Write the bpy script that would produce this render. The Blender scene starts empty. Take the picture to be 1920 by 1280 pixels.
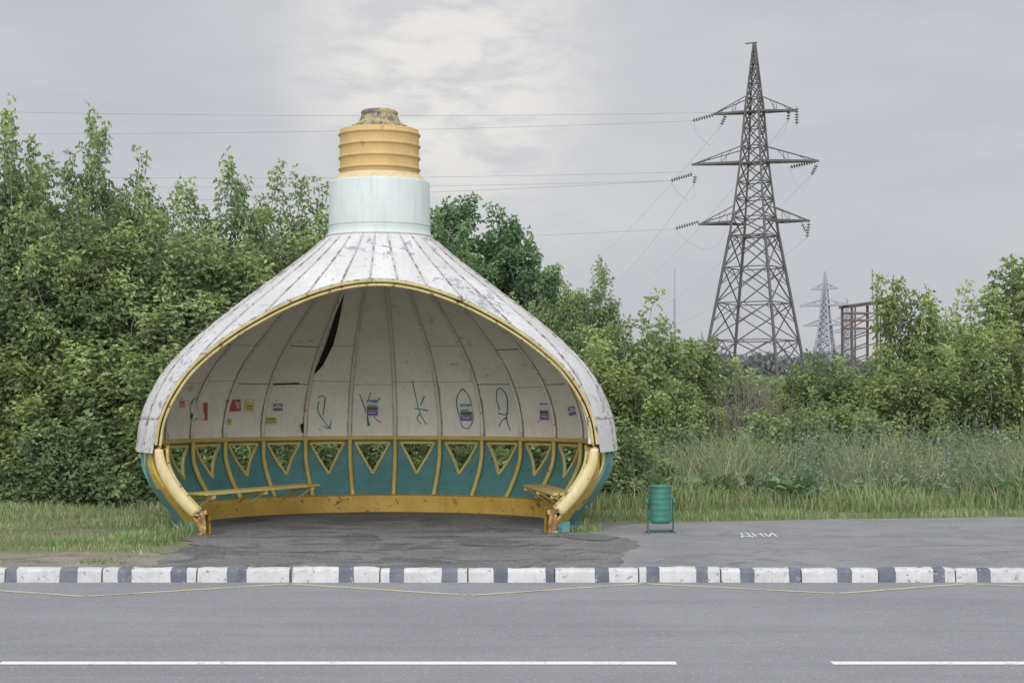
import bpy, bmesh, math, random
import numpy as np
from mathutils import Vector, Matrix
from mathutils.bvhtree import BVHTree
random.seed(7)
F=3200.0; HZ=745.0; CH=2.10
def P(px,py,Z):
    return Vector(((px-960)*Z/F, Z, CH-(py-HZ)*Z/F))
scene=bpy.context.scene
COL=scene.collection
# ------------------------------------------------------------------ camera
cam=bpy.data.cameras.new("camera"); camo=bpy.data.objects.new("camera",cam); COL.objects.link(camo)
cam.sensor_width=36; cam.lens=36*F/1920; cam.shift_y=(HZ-640)/1920
cam.clip_start=0.1; cam.clip_end=9000
camo.location=(0,0,CH); camo.rotation_euler=(math.radians(90),0,0)
scene.camera=camo
scene.view_settings.view_transform='Standard'; scene.view_settings.look='None'; scene.view_settings.exposure=0
# ------------------------------------------------------------------ node helpers
class NT:
    def __init__(s,nt): s.nt=nt; s.n=nt.nodes; s.l=nt.links
    def new(s,t,**k):
        n=s.n.new(t)
        for a,b in k.items(): setattr(n,a,b)
        return n
    def link(s,a,b): s.l.new(a,b)
    def val(s,sock,v):
        if isinstance(v,bpy.types.NodeSocket): s.link(v,sock)
        else: sock.default_value=v
    def math(s,op,a,b=0.0,c=None,clamp=False):
        n=s.new('ShaderNodeMath',operation=op); n.use_clamp=clamp
        s.val(n.inputs[0],a); s.val(n.inputs[1],b)
        if c is not None: s.val(n.inputs[2],c)
        return n.outputs[0]
    def mix(s,f,a,b,mode='MIX'):
        n=s.new('ShaderNodeMix',data_type='RGBA',blend_type=mode)
        s.val(n.inputs[0],f)
        for sock,v in ((n.inputs[6],a),(n.inputs[7],b)):
            if isinstance(v,(tuple,list)): v=tuple(v)+((1,) if len(v)==3 else ())
            s.val(sock,v)
        return n.outputs[2]
    def noise(s,vec,scale,detail=4,rough=0.6,dist=0.0):
        n=s.new('ShaderNodeTexNoise'); s.val(n.inputs['Vector'],vec)
        n.inputs['Scale'].default_value=scale; n.inputs['Detail'].default_value=detail
        n.inputs['Roughness'].default_value=rough; n.inputs['Distortion'].default_value=dist
        return n.outputs['Fac']
    def ss(s,v,lo,hi,a=0.0,b=1.0):
        n=s.new('ShaderNodeMapRange',interpolation_type='SMOOTHSTEP')
        s.val(n.inputs[0],v); n.inputs[1].default_value=lo; n.inputs[2].default_value=hi
        n.inputs[3].default_value=a; n.inputs[4].default_value=b
        return n.outputs[0]
    def mapping(s,vec,scale):
        n=s.new('ShaderNodeMapping'); s.val(n.inputs['Vector'],vec); n.inputs['Scale'].default_value=scale
        return n.outputs[0]
def newmat(name):
    m=bpy.data.materials.new(name); m.use_nodes=True
    t=NT(m.node_tree); t.n.clear()
    out=t.new('ShaderNodeOutputMaterial'); b=t.new('ShaderNodeBsdfPrincipled')
    t.link(b.outputs[0],out.inputs[0]); b.inputs['Specular IOR Level'].default_value=0.3
    return m,t,b,out
def geo(t): return t.new('ShaderNodeNewGeometry').outputs['Position']
def bump(t,b,h,strength,dist=0.01):
    n=t.new('ShaderNodeBump'); n.inputs['Strength'].default_value=strength; n.inputs['Distance'].default_value=dist
    t.link(h,n.inputs['Height']); t.link(n.outputs[0],b.inputs['Normal'])
def paint(name,c1,c2,c3=None,thr=0.6,scale=3,rough=0.6,streak=True,bumpS=0.3,metal=0.0,blotch=9.0):
    m,t,b,o=newmat(name); p=geo(t)
    n1=t.noise(p,scale,5,0.65)
    col=t.mix(t.ss(n1,0.35,0.65),c1,c2)
    if streak:
        st=t.noise(t.mapping(p,(9,9,0.9)),1.6,4,0.6)
        col=t.mix(t.ss(st,0.5,0.8,0,0.35),col,tuple(x*0.55 for x in c2))
    if c3 is not None:
        n2=t.noise(p,blotch,8,0.7,0.3)
        col=t.mix(t.ss(n2,thr,thr+0.035),col,c3)
    t.link(col,b.inputs['Base Color']); b.inputs['Roughness'].default_value=rough; b.inputs['Metallic'].default_value=metal
    if bumpS: bump(t,b,t.noise(p,25,6,0.7),bumpS,0.01)
    return m
# ------------------------------------------------------------------ world
w=bpy.data.worlds.new("World"); scene.world=w; w.use_nodes=True
t=NT(w.node_tree); t.n.clear()
SUN_EL=math.radians(22); SUN_AZ=math.radians(186)
out=t.new('ShaderNodeOutputWorld')
sky=t.new('ShaderNodeTexSky'); sky.sky_type='NISHITA'; sky.sun_disc=False; sky.sun_elevation=SUN_EL; sky.sun_rotation=SUN_AZ
bg1=t.new('ShaderNodeBackground'); t.link(sky.outputs[0],bg1.inputs[0]); bg1.inputs[1].default_value=0.08
tc=t.new('ShaderNodeTexCoord').outputs['Generated']
n1=t.noise(t.mapping(tc,(4,4,12)),1.0,4,0.5,0.3)
n2=t.noise(t.mapping(tc,(18,18,50)),1.0,8,0.58,0.25)
n3=t.noise(t.mapping(tc,(8,8,30)),1.0,6,0.58,0.3)
base=t.mix(t.ss(n1,0.32,0.7),(0.515,0.53,0.575),(0.60,0.605,0.635))
base=t.mix(t.ss(n3,0.48,0.75,0,0.28),base,(0.68,0.68,0.70))
gd=Vector((-125/F,1,(HZ-125)/F)).normalized()
dp=t.new('ShaderNodeVectorMath',operation='DOT_PRODUCT'); nv=t.new('ShaderNodeVectorMath',operation='NORMALIZE')
t.link(tc,nv.inputs[0]); t.link(nv.outputs[0],dp.inputs[0]); dp.inputs[1].default_value=gd
wide=t.ss(dp.outputs['Value'],0.978,0.9995)
base=t.mix(t.math('MULTIPLY',wide,t.ss(n2,0.48,0.66,0,0.35)),base,(0.50,0.51,0.55))
base=t.mix(t.math('MULTIPLY',wide,0.30),base,(0.76,0.75,0.745))
glow=t.ss(dp.outputs['Value'],0.994,1.0)
glown=t.math('MULTIPLY',glow,t.ss(n2,0.36,0.60,0.1,1.0),clamp=True)
base=t.mix(t.math('MULTIPLY',glown,0.85),base,(0.90,0.86,0.81))
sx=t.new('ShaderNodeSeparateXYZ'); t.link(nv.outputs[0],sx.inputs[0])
sky_gain=t.math('MULTIPLY',t.ss(sx.outputs[2],0.22,0.9,1.0,1.6),t.ss(sx.outputs[1],0.4,-0.7,1.0,2.7))  # zenith gradient, plus added brightness behind the camera to light the shelter
sky_gain=t.math('MULTIPLY',sky_gain,t.ss(sx.outputs[2],-0.05,0.0,0.4,1.0))
bg2=t.new('ShaderNodeBackground'); t.link(base,bg2.inputs[0]); t.link(sky_gain,bg2.inputs[1])
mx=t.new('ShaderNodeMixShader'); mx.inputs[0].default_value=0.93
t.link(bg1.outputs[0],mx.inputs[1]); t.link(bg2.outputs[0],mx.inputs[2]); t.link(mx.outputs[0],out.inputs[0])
sl=bpy.data.lights.new("sun",'SUN'); sl.energy=1.3; sl.angle=math.radians(50); sl.color=(1,0.97,0.93)
so=bpy.data.objects.new("sun",sl); COL.objects.link(so)
sd=Vector((math.sin(SUN_AZ)*math.cos(SUN_EL),math.cos(SUN_AZ)*math.cos(SUN_EL),math.sin(SUN_EL)))
so.rotation_euler=sd.to_track_quat('Z','Y').to_euler()
# ------------------------------------------------------------------ mesh builder
def empty(name,loc=(0,0,0),rz=0):
    e=bpy.data.objects.new(name,None); COL.objects.link(e); e.location=loc; e.rotation_euler=(0,0,rz); e.empty_display_size=0.3
    return e
class MB:
    def __init__(s): s.v=[]; s.f=[]; s.m=[]
    def add(s,vs,fs,mi=0):
        o=len(s.v); s.v+= [tuple(x) for x in vs]
        for f in fs: s.f.append(tuple(i+o for i in f)); s.m.append(mi)
    def box(s,lo,hi,mi=0):
        x0,y0,z0=lo; x1,y1,z1=hi
        s.add([(x0,y0,z0),(x1,y0,z0),(x1,y1,z0),(x0,y1,z0),(x0,y0,z1),(x1,y0,z1),(x1,y1,z1),(x0,y1,z1)],
              [(0,3,2,1),(4,5,6,7),(0,1,5,4),(1,2,6,5),(2,3,7,6),(3,0,4,7)],mi)
    def beam(s,a,b,w,h=None,mi=0,up=(0,0,1)):
        a=Vector(a); b=Vector(b); h=h or w; d=(b-a)
        if d.length<1e-6: return
        d.normalize(); u=Vector(up)
        if abs(d.dot(u))>0.98: u=Vector((0,1,0))
        x=d.cross(u).normalized()*w/2; y=x.cross(d).normalized()*h/2
        vs=[a-x-y,a+x-y,a+x+y,a-x+y,b-x-y,b+x-y,b+x+y,b-x+y]
        s.add(vs,[(0,1,2,3),(7,6,5,4),(0,4,5,1),(1,5,6,2),(2,6,7,3),(3,7,4,0)],mi)
    def sweep(s,pts,n,sec,mi=0,caps=True,sc=None):
        n=Vector(n).normalized(); pts=[Vector(p) for p in pts]; k=len(sec); vs=[]
        for i,p in enumerate(pts):
            tt=(pts[min(i+1,len(pts)-1)]-pts[max(i-1,0)]).normalized(); a=n.cross(tt).normalized()
            q=sc[i] if sc else 1.0
            for (sa,sb) in sec: vs.append(p+a*sa*q+n*sb*q)
        fs=[]
        for i in range(len(pts)-1):
            for j in range(k):
                fs.append((i*k+j,i*k+(j+1)%k,(i+1)*k+(j+1)%k,(i+1)*k+j))
        if caps: fs.append(tuple(range(k-1,-1,-1))); fs.append(tuple((len(pts)-1)*k+j for j in range(k)))
        s.add(vs,fs,mi)
    def tube(s,pts,r,n=6,mi=0):
        pts=[Vector(p) for p in pts]; rr=r if isinstance(r,(list,tuple)) else [r]*len(pts); vs=[]
        ref=Vector((0.123,0.31,0.94))
        for i,p in enumerate(pts):
            tt=(pts[min(i+1,len(pts)-1)]-pts[max(i-1,0)]).normalized()
            a=tt.cross(ref)
            if a.length<0.05: a=tt.cross(Vector((1,0,0)))
            a.normalize(); b=tt.cross(a)
            for j in range(n):
                an=2*math.pi*j/n; vs.append(p+(a*math.cos(an)+b*math.sin(an))*rr[i])
        fs=[(i*n+j,i*n+(j+1)%n,(i+1)*n+(j+1)%n,(i+1)*n+j) for i in range(len(pts)-1) for j in range(n)]
        fs.append(tuple(range(n-1,-1,-1))); fs.append(tuple((len(pts)-1)*n+j for j in range(n)))
        s.add(vs,fs,mi)
    def lathe(s,prof,seg=48,mi=0,c=(0,0)):
        vs=[]
        for (r,z) in prof:
            for j in range(seg):
                an=2*math.pi*j/seg; vs.append((c[0]+r*math.cos(an),c[1]+r*math.sin(an),z))
        fs=[(i*seg+j,i*seg+(j+1)%seg,(i+1)*seg+(j+1)%seg,(i+1)*seg+j) for i in range(len(prof)-1) for j in range(seg)]
        s.add(vs,fs,mi)
    def obj(s,name,mats,parent=None,smooth=False,bevel=0,fixn=True):
        me=bpy.data.meshes.new(name); me.from_pydata(s.v,[],s.f)
        for m in mats: me.materials.append(m)
        me.polygons.foreach_set('material_index',s.m)
        if fixn:
            bm=bmesh.new(); bm.from_mesh(me); bmesh.ops.recalc_face_normals(bm,faces=bm.faces); bm.to_mesh(me); bm.free()
        if smooth: me.polygons.foreach_set('use_smooth',[True]*len(me.polygons))
        me.update()
        o=bpy.data.objects.new(name,me); COL.objects.link(o)
        if parent: o.parent=parent
        if bevel:
            b=o.modifiers.new("bevel",'BEVEL'); b.width=bevel; b.segments=2; b.limit_method='ANGLE'
        return o
def circ(r,n=10,ca=0,cb=0): return [(ca+r*math.cos(2*math.pi*i/n),cb+r*math.sin(2*math.pi*i/n)) for i in range(n)]
def npmesh(name,V,Q,C=None,mats=(),mi=None):
    me=bpy.data.meshes.new(name); nv=len(V); nf=len(Q); k=Q.shape[1]
    me.vertices.add(nv); me.vertices.foreach_set('co',V.astype(np.float32).ravel())
    me.loops.add(nf*k); me.loops.foreach_set('vertex_index',Q.astype(np.int32).ravel())
    me.polygons.add(nf); me.polygons.foreach_set('loop_start',np.arange(0,nf*k,k,dtype=np.int32))
    if C is not None:
        at=me.color_attributes.new('Col','FLOAT_COLOR','POINT')
        at.data.foreach_set('color',np.concatenate([C,np.ones((nv,1))],1).astype(np.float32).ravel())
    for m in mats: me.materials.append(m)
    if mi is not None: me.polygons.foreach_set('material_index',mi.astype(np.int32))
    me.update(calc_edges=True); me.validate()
    return me
# ------------------------------------------------------------------ ground materials
def ground_mat():
    m,t,b,o=newmat("meadow_soil"); p=geo(t)
    a=t.noise(p,0.8,6,0.65); c=t.noise(p,14,6,0.7)
    col=t.mix(t.ss(a,0.4,0.62),(0.13,0.16,0.065),(0.23,0.205,0.14))
    col=t.mix(t.ss(c,0.4,0.7,0,0.6),col,(0.08,0.10,0.045))
    t.link(col,b.inputs['Base Color']); b.inputs['Roughness'].default_value=1; bump(t,b,c,0.8,0.03); return m
def asphalt(name,c1,c2,speck=0.5,rough=0.9,big=0.5,streaky=False,dark=None,dthr=0.55,dscale=1.3):
    m,t,b,o=newmat(name); p=geo(t)
    a=t.noise(p,big,5,0.6); f=t.noise(p,60,3,0.8); g=t.noise(p,22,4,0.75)
    col=t.mix(t.ss(a,0.35,0.65),c1,c2)
    if dark:
        d=t.noise(p,dscale,8,0.7,0.6); col=t.mix(t.ss(d,dthr,dthr+0.07,0,0.8),col,dark)
        d2=t.noise(p,dscale*4,6,0.7,0.3); col=t.mix(t.ss(d2,0.55,0.66,0,0.5),col,dark)
    if streaky:
        st=t.noise(t.mapping(p,(0.12,2.2,1)),1.0,5,0.6)
        col=t.mix(t.ss(st,0.42,0.68,0,0.3),col,tuple(x*0.68 for x in c1))
        st2=t.noise(t.mapping(p,(0.35,9,1)),1.0,4,0.6)
        col=t.mix(t.ss(st2,0.5,0.75,0,0.22),col,tuple(min(1,x*1.4) for x in c2))
        mo=t.noise(p,3.5,6,0.7); col=t.mix(t.ss(mo,0.48,0.7,0,0.3),col,tuple(x*0.7 for x in c1))
    col=t.mix(t.ss(f,0.35,0.7,0,speck),col,tuple(x*0.45 for x in c1))
    col=t.mix(t.ss(g,0.56,0.70,0,speck),col,tuple(min(1,x*1.9) for x in c2))
    t.link(col,b.inputs['Base Color']); b.inputs['Roughness'].default_value=rough
    bump(t,b,f,0.5,0.01); return m
M_road=asphalt("road_asphalt",(0.25,0.25,0.257),(0.285,0.285,0.29),0.65,0.85,0.35,True)
M_old=asphalt("old_asphalt",(0.165,0.162,0.155),(0.25,0.243,0.232),0.95,0.9,0.9,False,(0.075,0.075,0.075),0.5,0.9)
M_path=asphalt("path_asphalt",(0.22,0.22,0.217),(0.27,0.27,0.265),0.55,0.9,0.7,False,(0.18,0.18,0.18),0.53)
M_dirt=asphalt("bare_dirt",(0.23,0.20,0.165),(0.30,0.27,0.225),0.6,1.0,1.2,False,(0.12,0.13,0.065),0.56)
M_ground=ground_mat()
G=0.125
gb=MB()
xs=[-3000,-200,-60,-20,20,60,200,3000]; rows=[(-400,-0.03),(19.45,-0.03),(19.5,G-0.01),(22,G),(60,G),(400,0.0),(5000,0.0)]
vs=[(x,y,z) for (y,z) in rows for x in xs]; nx=len(xs)
gb.add(vs,[(j*nx+i,j*nx+i+1,(j+1)*nx+i+1,(j+1)*nx+i) for j in range(len(rows)-1) for i in range(nx-1)])
gb.obj("ground",[M_ground],fixn=False)
def sheet(name,poly,z,mat,jag=0.0,step=0.25,seed=1):
    r=random.Random(seed); pts=[]
    n=len(poly)
    for i in range(n):
        a=Vector(poly[i]); b=Vector(poly[(i+1)%n]); L=(b-a).length; k=max(1,int(L/step)) if jag and L<40 else 1
        for j in range(k):
            p=a.lerp(b,j/k)
            if jag and k>1: p+=Vector((r.gauss(0,jag),r.gauss(0,jag)))
            pts.append((p.x,p.y,z))
    me=bpy.data.meshes.new(name); bm=bmesh.new(); f=bm.faces.new([bm.verts.new(p) for p in pts])
    bm.normal_update()
    if f.normal.z<0: f.normal_flip()
    bmesh.ops.triangulate(bm,faces=[f]); bm.to_mesh(me); bm.free(); me.materials.append(mat)
    o=bpy.data.objects.new(name,me); COL.objects.link(o); return o
sheet("road",[(-300,4),(300,4),(300,19.42),(-300,19.42)],0.0,M_road)
sheet("dirt_strip",[(-60,19.56),(-4.0,19.56),(-3.9,21.2),(-4.9,21.9),(-6.2,21.5),(-7.5,22.0),(-9,21.6),(-12,21.9),(-60,21.8)],G+0.004,M_dirt,0.09,0.2,3)
sheet("pavement",[(-4.15,19.56),(-4.25,20.6),(-4.35,21.6),(-4.2,22.6),(-4.5,23.6),(-4.75,24.6),(-5.2,26.0),(-4.7,28.2),(-3.6,29.3),(-2,29.7),(-0.4,29.3),(0.6,28.2),(1.1,26.4),(2.0,26.0),(2.2,19.56)],G+0.010,M_old,0.05,0.2,4)
sheet("footpath",[(1.22,19.56),(1.33,20.6),(1.42,21.6),(1.65,22.4),(1.72,23.2),(1.5,24.0),(1.1,24.7),(1.12,26.2),(2.86,26.9),(5.5,27.6),(8.4,28.1),(14,28.6),(39,29),(39,19.56)],G+0.014,M_path,0.025,0.2,5)
m,t,b,o=newmat("wet_patch"); p=geo(t); t.link(t.mix(t.noise(p,8),(0.13,0.13,0.13),(0.22,0.22,0.22)),b.inputs['Base Color']); b.inputs['Roughness'].default_value=0.3; M_wet=m
sheet("puddle",[(0.75,24.0),(1.0,24.55),(1.3,24.5),(1.45,23.9),(1.3,23.4),(1.0,23.5)],G+0.018,M_wet,0.03,0.12,6)
M_crack=newmat("crack_dirt")[0]; M_crack.node_tree.nodes['Principled BSDF'].inputs['Base Color'].default_value=(0.045,0.044,0.04,1)
mb=MB(); cr_=random.Random(8)
def crack(x,y,dx,dy,n,wd,z):
    pts=[(x,y)]
    for i in range(n): x+=dx+cr_.gauss(0,0.07); y+=dy+cr_.gauss(0,0.06); pts.append((x,y))
    for i in range(n):
        (x0,y0),(x1,y1)=pts[i],pts[i+1]; w0=wd*(0.5+cr_.random())
        mb.add([(x0,y0-w0,z),(x1,y1-w0,z),(x1,y1+w0,z),(x0,y0+w0,z)],[(0,1,2,3)])
crack(-3.9,21.4,0.22,0.02,20,0.012,G+0.019); crack(-3.0,22.9,0.25,-0.03,14,0.016,G+0.019); crack(-1.2,20.4,0.22,0.03,10,0.010,G+0.019); crack(-4.3,24.0,0.2,0.01,26,0.018,G+0.019); crack(0.1,19.7,0.02,0.16,20,0.010,G+0.019)
crack(2.6,19.7,0.05,0.25,16,0.007,G+0.019); crack(4.5,22.4,0.28,0.02,22,0.008,G+0.019)
mb.obj("pavement_cracks",[M_crack])
def roadpaint(name,c,wear):
    m,t,b,o=newmat(name); p=geo(t)
    n=t.noise(p,18,6,0.8); n2=t.noise(p,2.5,4,0.6)
    f=t.ss(t.math('ADD',n,t.math('MULTIPLY',n2,0.5)),wear,wear+0.15)
    t.link(t.mix(f,c,(0.24,0.24,0.24)),b.inputs['Base Color']); b.inputs['Roughness'].default_value=0.8; return m
M_wl=roadpaint("white_road_paint",(0.70,0.70,0.69),0.80)
M_yl=roadpaint("yellow_road_paint",(0.48,0.43,0.25),0.72)
mb=MB()
for x0,x1 in ((-30,-19),(-17,-5.6),(-4.05,1.30),(2.53,10),(12,20),(22,30)):
    mb.add([(x0,13.42,0.004),(x1,13.42,0.004),(x1,13.57,0.004),(x0,13.57,0.004)],[(0,1,2,3)])
mb.obj("lane_marking",[M_wl])
def ZG(y,z=0): return F*(CH-z)/(y-HZ)
zz=[(-420,1095),(-190,1094.5),(160,1118),(545,1094.5),(880,1116),(1210,1094),(1570,1112.5),(1815,1094),(2100,1108)]
mb=MB(); pts=[]
for x,y in zz:
    Z=ZG(y); pts.append(Vector(((x-960)*Z/F,Z,0)))
for a,b_ in zip(pts[:-1],pts[1:]):
    d=(b_-a).normalized(); nn=Vector((-d.y,d.x,0))*0.045
    e=d*0.02
    mb.add([a-nn+e+Vector((0,0,.004)),b_-nn-e+Vector((0,0,.004)),b_+nn-e+Vector((0,0,.004)),a+nn+e+Vector((0,0,.004))],[(0,1,2,3)])
mb.obj("zigzag_marking",[M_yl])
tx=bpy.data.curves.new("pavement_writing",'FONT'); tx.body="ДНИ"; tx.size=1.0; tx.extrude=0; tx.offset=0.0
to=bpy.data.objects.new("pavement_writing",tx); COL.objects.link(to)
M_wt=roadpaint("chalk_white",(0.62,0.62,0.61),0.78)
to.scale=(0.24,0.95,1); to.location=((1384-960)*24.2/F,24.0,G+0.02); tx.materials.append(M_wt); tx.shear=0.2
# ------------------------------------------------------------------ kerb
M_kw=paint("kerb_white_paint",(0.53,0.53,0.52),(0.45,0.45,0.44),(0.24,0.24,0.24),0.59,4,0.8,True,0.6,0,14)
M_kd=paint("kerb_dark_paint",(0.10,0.11,0.135),(0.15,0.16,0.185),(0.34,0.34,0.34),0.61,4,0.8,True,0.6,0,14)
seams=[8,190,368,543,712,877,1040,1198,1352,1503,1648,1793]
darks=[(8,30),(112,145),(220,246),(320,350),(425,462),(541,548),(635,663),(730,757),(828,858),(925,952),(1023,1040),(1115,1142),(1212,1237),(1305,1328),(1388,1415),(1480,1503),(1570,1597),(1650,1680),(1750,1772),(1832,1858)]
while seams[-1]<3200: seams.append(seams[-1]+142)
x=1925
while x<3200: darks.append((x,x+26)); x+=92
while seams[0]>-1300: seams.insert(0,seams[0]-180)
x=-85
while x>-1300: darks.append((x,x+28)); x-=104
KX=19.4/F
kr=random.Random(3)
mb=MB()
def isd(x): return any(a<=x<=b for a,b in darks)
for a,b_ in zip(seams[:-1],seams[1:]):
    cuts=[a+1.4,b_-1.4]
    for d in darks:
        for q in d:
            if a+2<q<b_-2: cuts.append(q)
    cuts.sort(); dz=kr.uniform(-0.008,0.008); dy=kr.uniform(-0.010,0.010); tl=kr.uniform(-0.01,0.01)
    prof=[(0.0,-0.02),(0.012,0.115),(0.02,0.135),(0.038,0.15),(0.07,0.158),(0.15,0.160),(0.165,0.15),(0.165,0.0)]
    sub=[]
    for c0,c1 in zip(cuts[:-1],cuts[1:]):
        k=max(1,int((c1-c0)/10)); sub+= [(c0+(c1-c0)*i/k,c0+(c1-c0)*(i+1)/k,isd((c0+c1)/2)) for i in range(k)]
    xsn=[s_[0] for s_ in sub]+[sub[-1][1]]
    vs=[]
    for i,xx in enumerate(xsn):
        ed=0.014 if i in (0,len(xsn)-1) else 0.0
        u=(xx-a)/(b_-a)
        for (py,pz) in prof:
            jz=kr.gauss(0,0.003) if pz>0.1 else 0
            jy=kr.gauss(0,0.003)
            y_=19.40+dy+py+jy+(ed if py<0.08 else 0)+tl*(u-.5)
            vs.append(((xx-960+kr.gauss(0,0.6)*(1 if 0<i<len(xsn)-1 else 0))*KX,y_,pz+dz+jz-(ed*0.5 if pz>0.1 else 0)))
    k=len(prof)
    o0=len(mb.v); mb.v+=[tuple(v) for v in vs]
    for i,(s0,s1,dk) in enumerate(sub):
        for j in range(k-1):
            mb.f.append((o0+i*k+j,o0+(i+1)*k+j,o0+(i+1)*k+j+1,o0+i*k+j+1)); mb.m.append(1 if dk else 0)
    mb.f.append(tuple(o0+j for j in range(k))); mb.m.append(0)
    mb.f.append(tuple(o0+(len(xsn)-1)*k+j for j in range(k))); mb.m.append(0)
mb.obj("kerb",[M_kw,M_kd],smooth=False)
# ------------------------------------------------------------------ BULB BUS STOP
CX,CY=-2.05,26.4; ROT=math.radians(4.0)
stop=empty("light_bulb_bus_stop",(CX,CY,0),ROT)
MW=Matrix.Translation((CX,CY,0))@Matrix.Rotation(ROT,4,'Z')
D=1.76
UP=[(1.30,3.675),(1.40,3.66),(1.77,3.605),(2.14,3.47),(2.55,3.22),(2.97,2.82),(3.38,2.33),(3.83,1.74),(4.24,1.20),(4.46,0.94),(4.585,0.80)]
LO=[(0.10,3.04),(0.20,3.07),(0.33,3.15),(0.57,3.34),(0.82,3.50),(1.07,3.60),(1.38,3.61)]
def cr(prof,z):
    zs=[p[0] for p in prof]
    if z<=zs[0]: return prof[0][1]
    if z>=zs[-1]: return prof[-1][1]
    i=max(j for j in range(len(zs)) if zs[j]<=z); i=min(i,len(zs)-2)
    h=zs[i+1]-zs[i]; u=(z-zs[i])/h
    def sl(j):
        if j==0: return (prof[1][1]-prof[0][1])/(zs[1]-zs[0])
        if j==len(zs)-1: return (prof[j][1]-prof[j-1][1])/(zs[j]-zs[j-1])
        return (prof[j+1][1]-prof[j-1][1])/(zs[j+1]-zs[j-1])
    m0,m1=sl(i)*h,sl(i+1)*h; p0,p1=prof[i][1],prof[i+1][1]
    return (2*u**3-3*u*u+1)*p0+(u**3-2*u*u+u)*m0+(-2*u**3+3*u*u)*p1+(u**3-u*u)*m1
RU=lambda z:cr(UP,z); RL=lambda z:cr(LO,z)
NB=28; A0=math.radians(90-4.0)
ribang=[A0+2*math.pi*k/NB for k in range(NB)]
def shellmat(name,c1,c2,chip,thr,blotch,seamcol,seamw,grime,gthr,rough=0.6,low=0.0):
    m,t,b,o=newmat(name); p=geo(t)
    uv=t.new('ShaderNodeUVMap'); uv.uv_map='UVMap'; s=t.new('ShaderNodeSeparateXYZ'); t.link(uv.outputs[0],s.inputs[0])
    fr=t.math('FRACT',s.outputs[0]); ed=t.math('SUBTRACT',0.5,t.math('ABSOLUTE',t.math('SUBTRACT',fr,0.5)))
    fl=t.math('FLOOR',s.outputs[0])
    wn=t.new('ShaderNodeTexWhiteNoise',noise_dimensions='1D'); t.link(fl,wn.inputs['W'])
    col=t.mix(t.ss(t.noise(p,1.6,6,0.65),0.35,0.65),c1,c2)
    col=t.mix(t.math('MULTIPLY',wn.outputs['Value'],0.3),col,tuple(x*0.72 for x in c2))
    st=t.noise(t.mapping(p,(10,10,1.1)),1.5,5,0.65)
    col=t.mix(t.ss(st,0.48,0.8,0,grime),col,gthr)
    n2=t.noise(p,blotch,9,0.72,0.4); big=t.noise(p,1.1,3,0.5)
    if low: n2=t.math('ADD',n2,t.ss(s.outputs[1],3.0,1.6,0.0,low))
    col=t.mix(t.ss(t.math('ADD',n2,t.math('MULTIPLY',t.math('SUBTRACT',big,0.5),0.5)),thr,thr+0.03),col,chip)
    wob=t.math('MULTIPLY',t.noise(p,5,5,0.7),seamw*2)
    col=t.mix(t.ss(t.math('SUBTRACT',ed,wob),-seamw*0.5,seamw*0.7,0.85,0.0),col,seamcol)
    t.link(col,b.inputs['Base Color']); b.inputs['Roughness'].default_value=rough
    bump(t,b,t.noise(p,3,6,0.6),0.35,0.05)
    return m
M_out=shellmat("peeling_white_sheet_metal",(0.60,0.595,0.58),(0.52,0.515,0.505),(0.27,0.275,0.31),0.585,8,(0.26,0.22,0.18),0.028,0.55,(0.35,0.32,0.29),0.6,0.045)
M_in=shellmat("grimy_white_lining",(0.80,0.77,0.69),(0.72,0.69,0.61),(0.46,0.42,0.34),0.66,5,(0.12,0.10,0.08),0.045,0.45,(0.46,0.42,0.34))
M_ribw=paint("rib_white_paint",(0.70,0.67,0.60),(0.60,0.58,0.51),(0.24,0.19,0.14),0.6,3,0.6)
M_yel=paint("yellow_paint",(0.60,0.47,0.15),(0.52,0.40,0.11),(0.16,0.10,0.05),0.65,4,0.5)
M_rim=paint("rim_cream_yellow_paint",(0.62,0.53,0.30),(0.56,0.45,0.22),(0.27,0.18,0.09),0.65,4,0.5)
M_rimu=paint("rim_yellow_paint",(0.50,0.43,0.19),(0.41,0.34,0.13),(0.12,0.085,0.05),0.57,4,0.55)
M_ora=paint("orange_yellow_paint",(0.54,0.36,0.08),(0.46,0.30,0.06),(0.20,0.10,0.05),0.59,3,0.55,True,0.3,0,7)
M_teal=paint("teal_paint",(0.075,0.205,0.205),(0.10,0.25,0.25),(0.04,0.12,0.12),0.62,2.5,0.55)
M_rust=paint("rusty_steel",(0.36,0.22,0.08),(0.15,0.08,0.045),(0.46,0.36,0.13),0.52,5,0.8,False,0.6)
M_mint=paint("mint_white_paint",(0.53,0.575,0.55),(0.48,0.53,0.51),(0.34,0.27,0.18),0.66,2,0.55,True,0.15,0,5)
M_gold=paint("ochre_thread_paint",(0.53,0.36,0.14),(0.47,0.33,0.14),(0.28,0.22,0.14),0.61,3,0.55)
M_goldl=paint("ochre_light_paint",(0.58,0.48,0.31),(0.53,0.41,0.22),(0.4,0.33,0.22),0.6,3,0.6)
M_tip=paint("mottled_tip_paint",(0.40,0.32,0.12),(0.27,0.23,0.14),(0.13,0.12,0.12),0.5,3,0.7,False,0.5,0,7)
M_black=newmat("gap_dark_fill")[0]; M_black.node_tree.nodes['Principled BSDF'].inputs['Base Color'].default_value=(0.006,0.006,0.006,1)  # flat black standing in for the shade inside gaps
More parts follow.
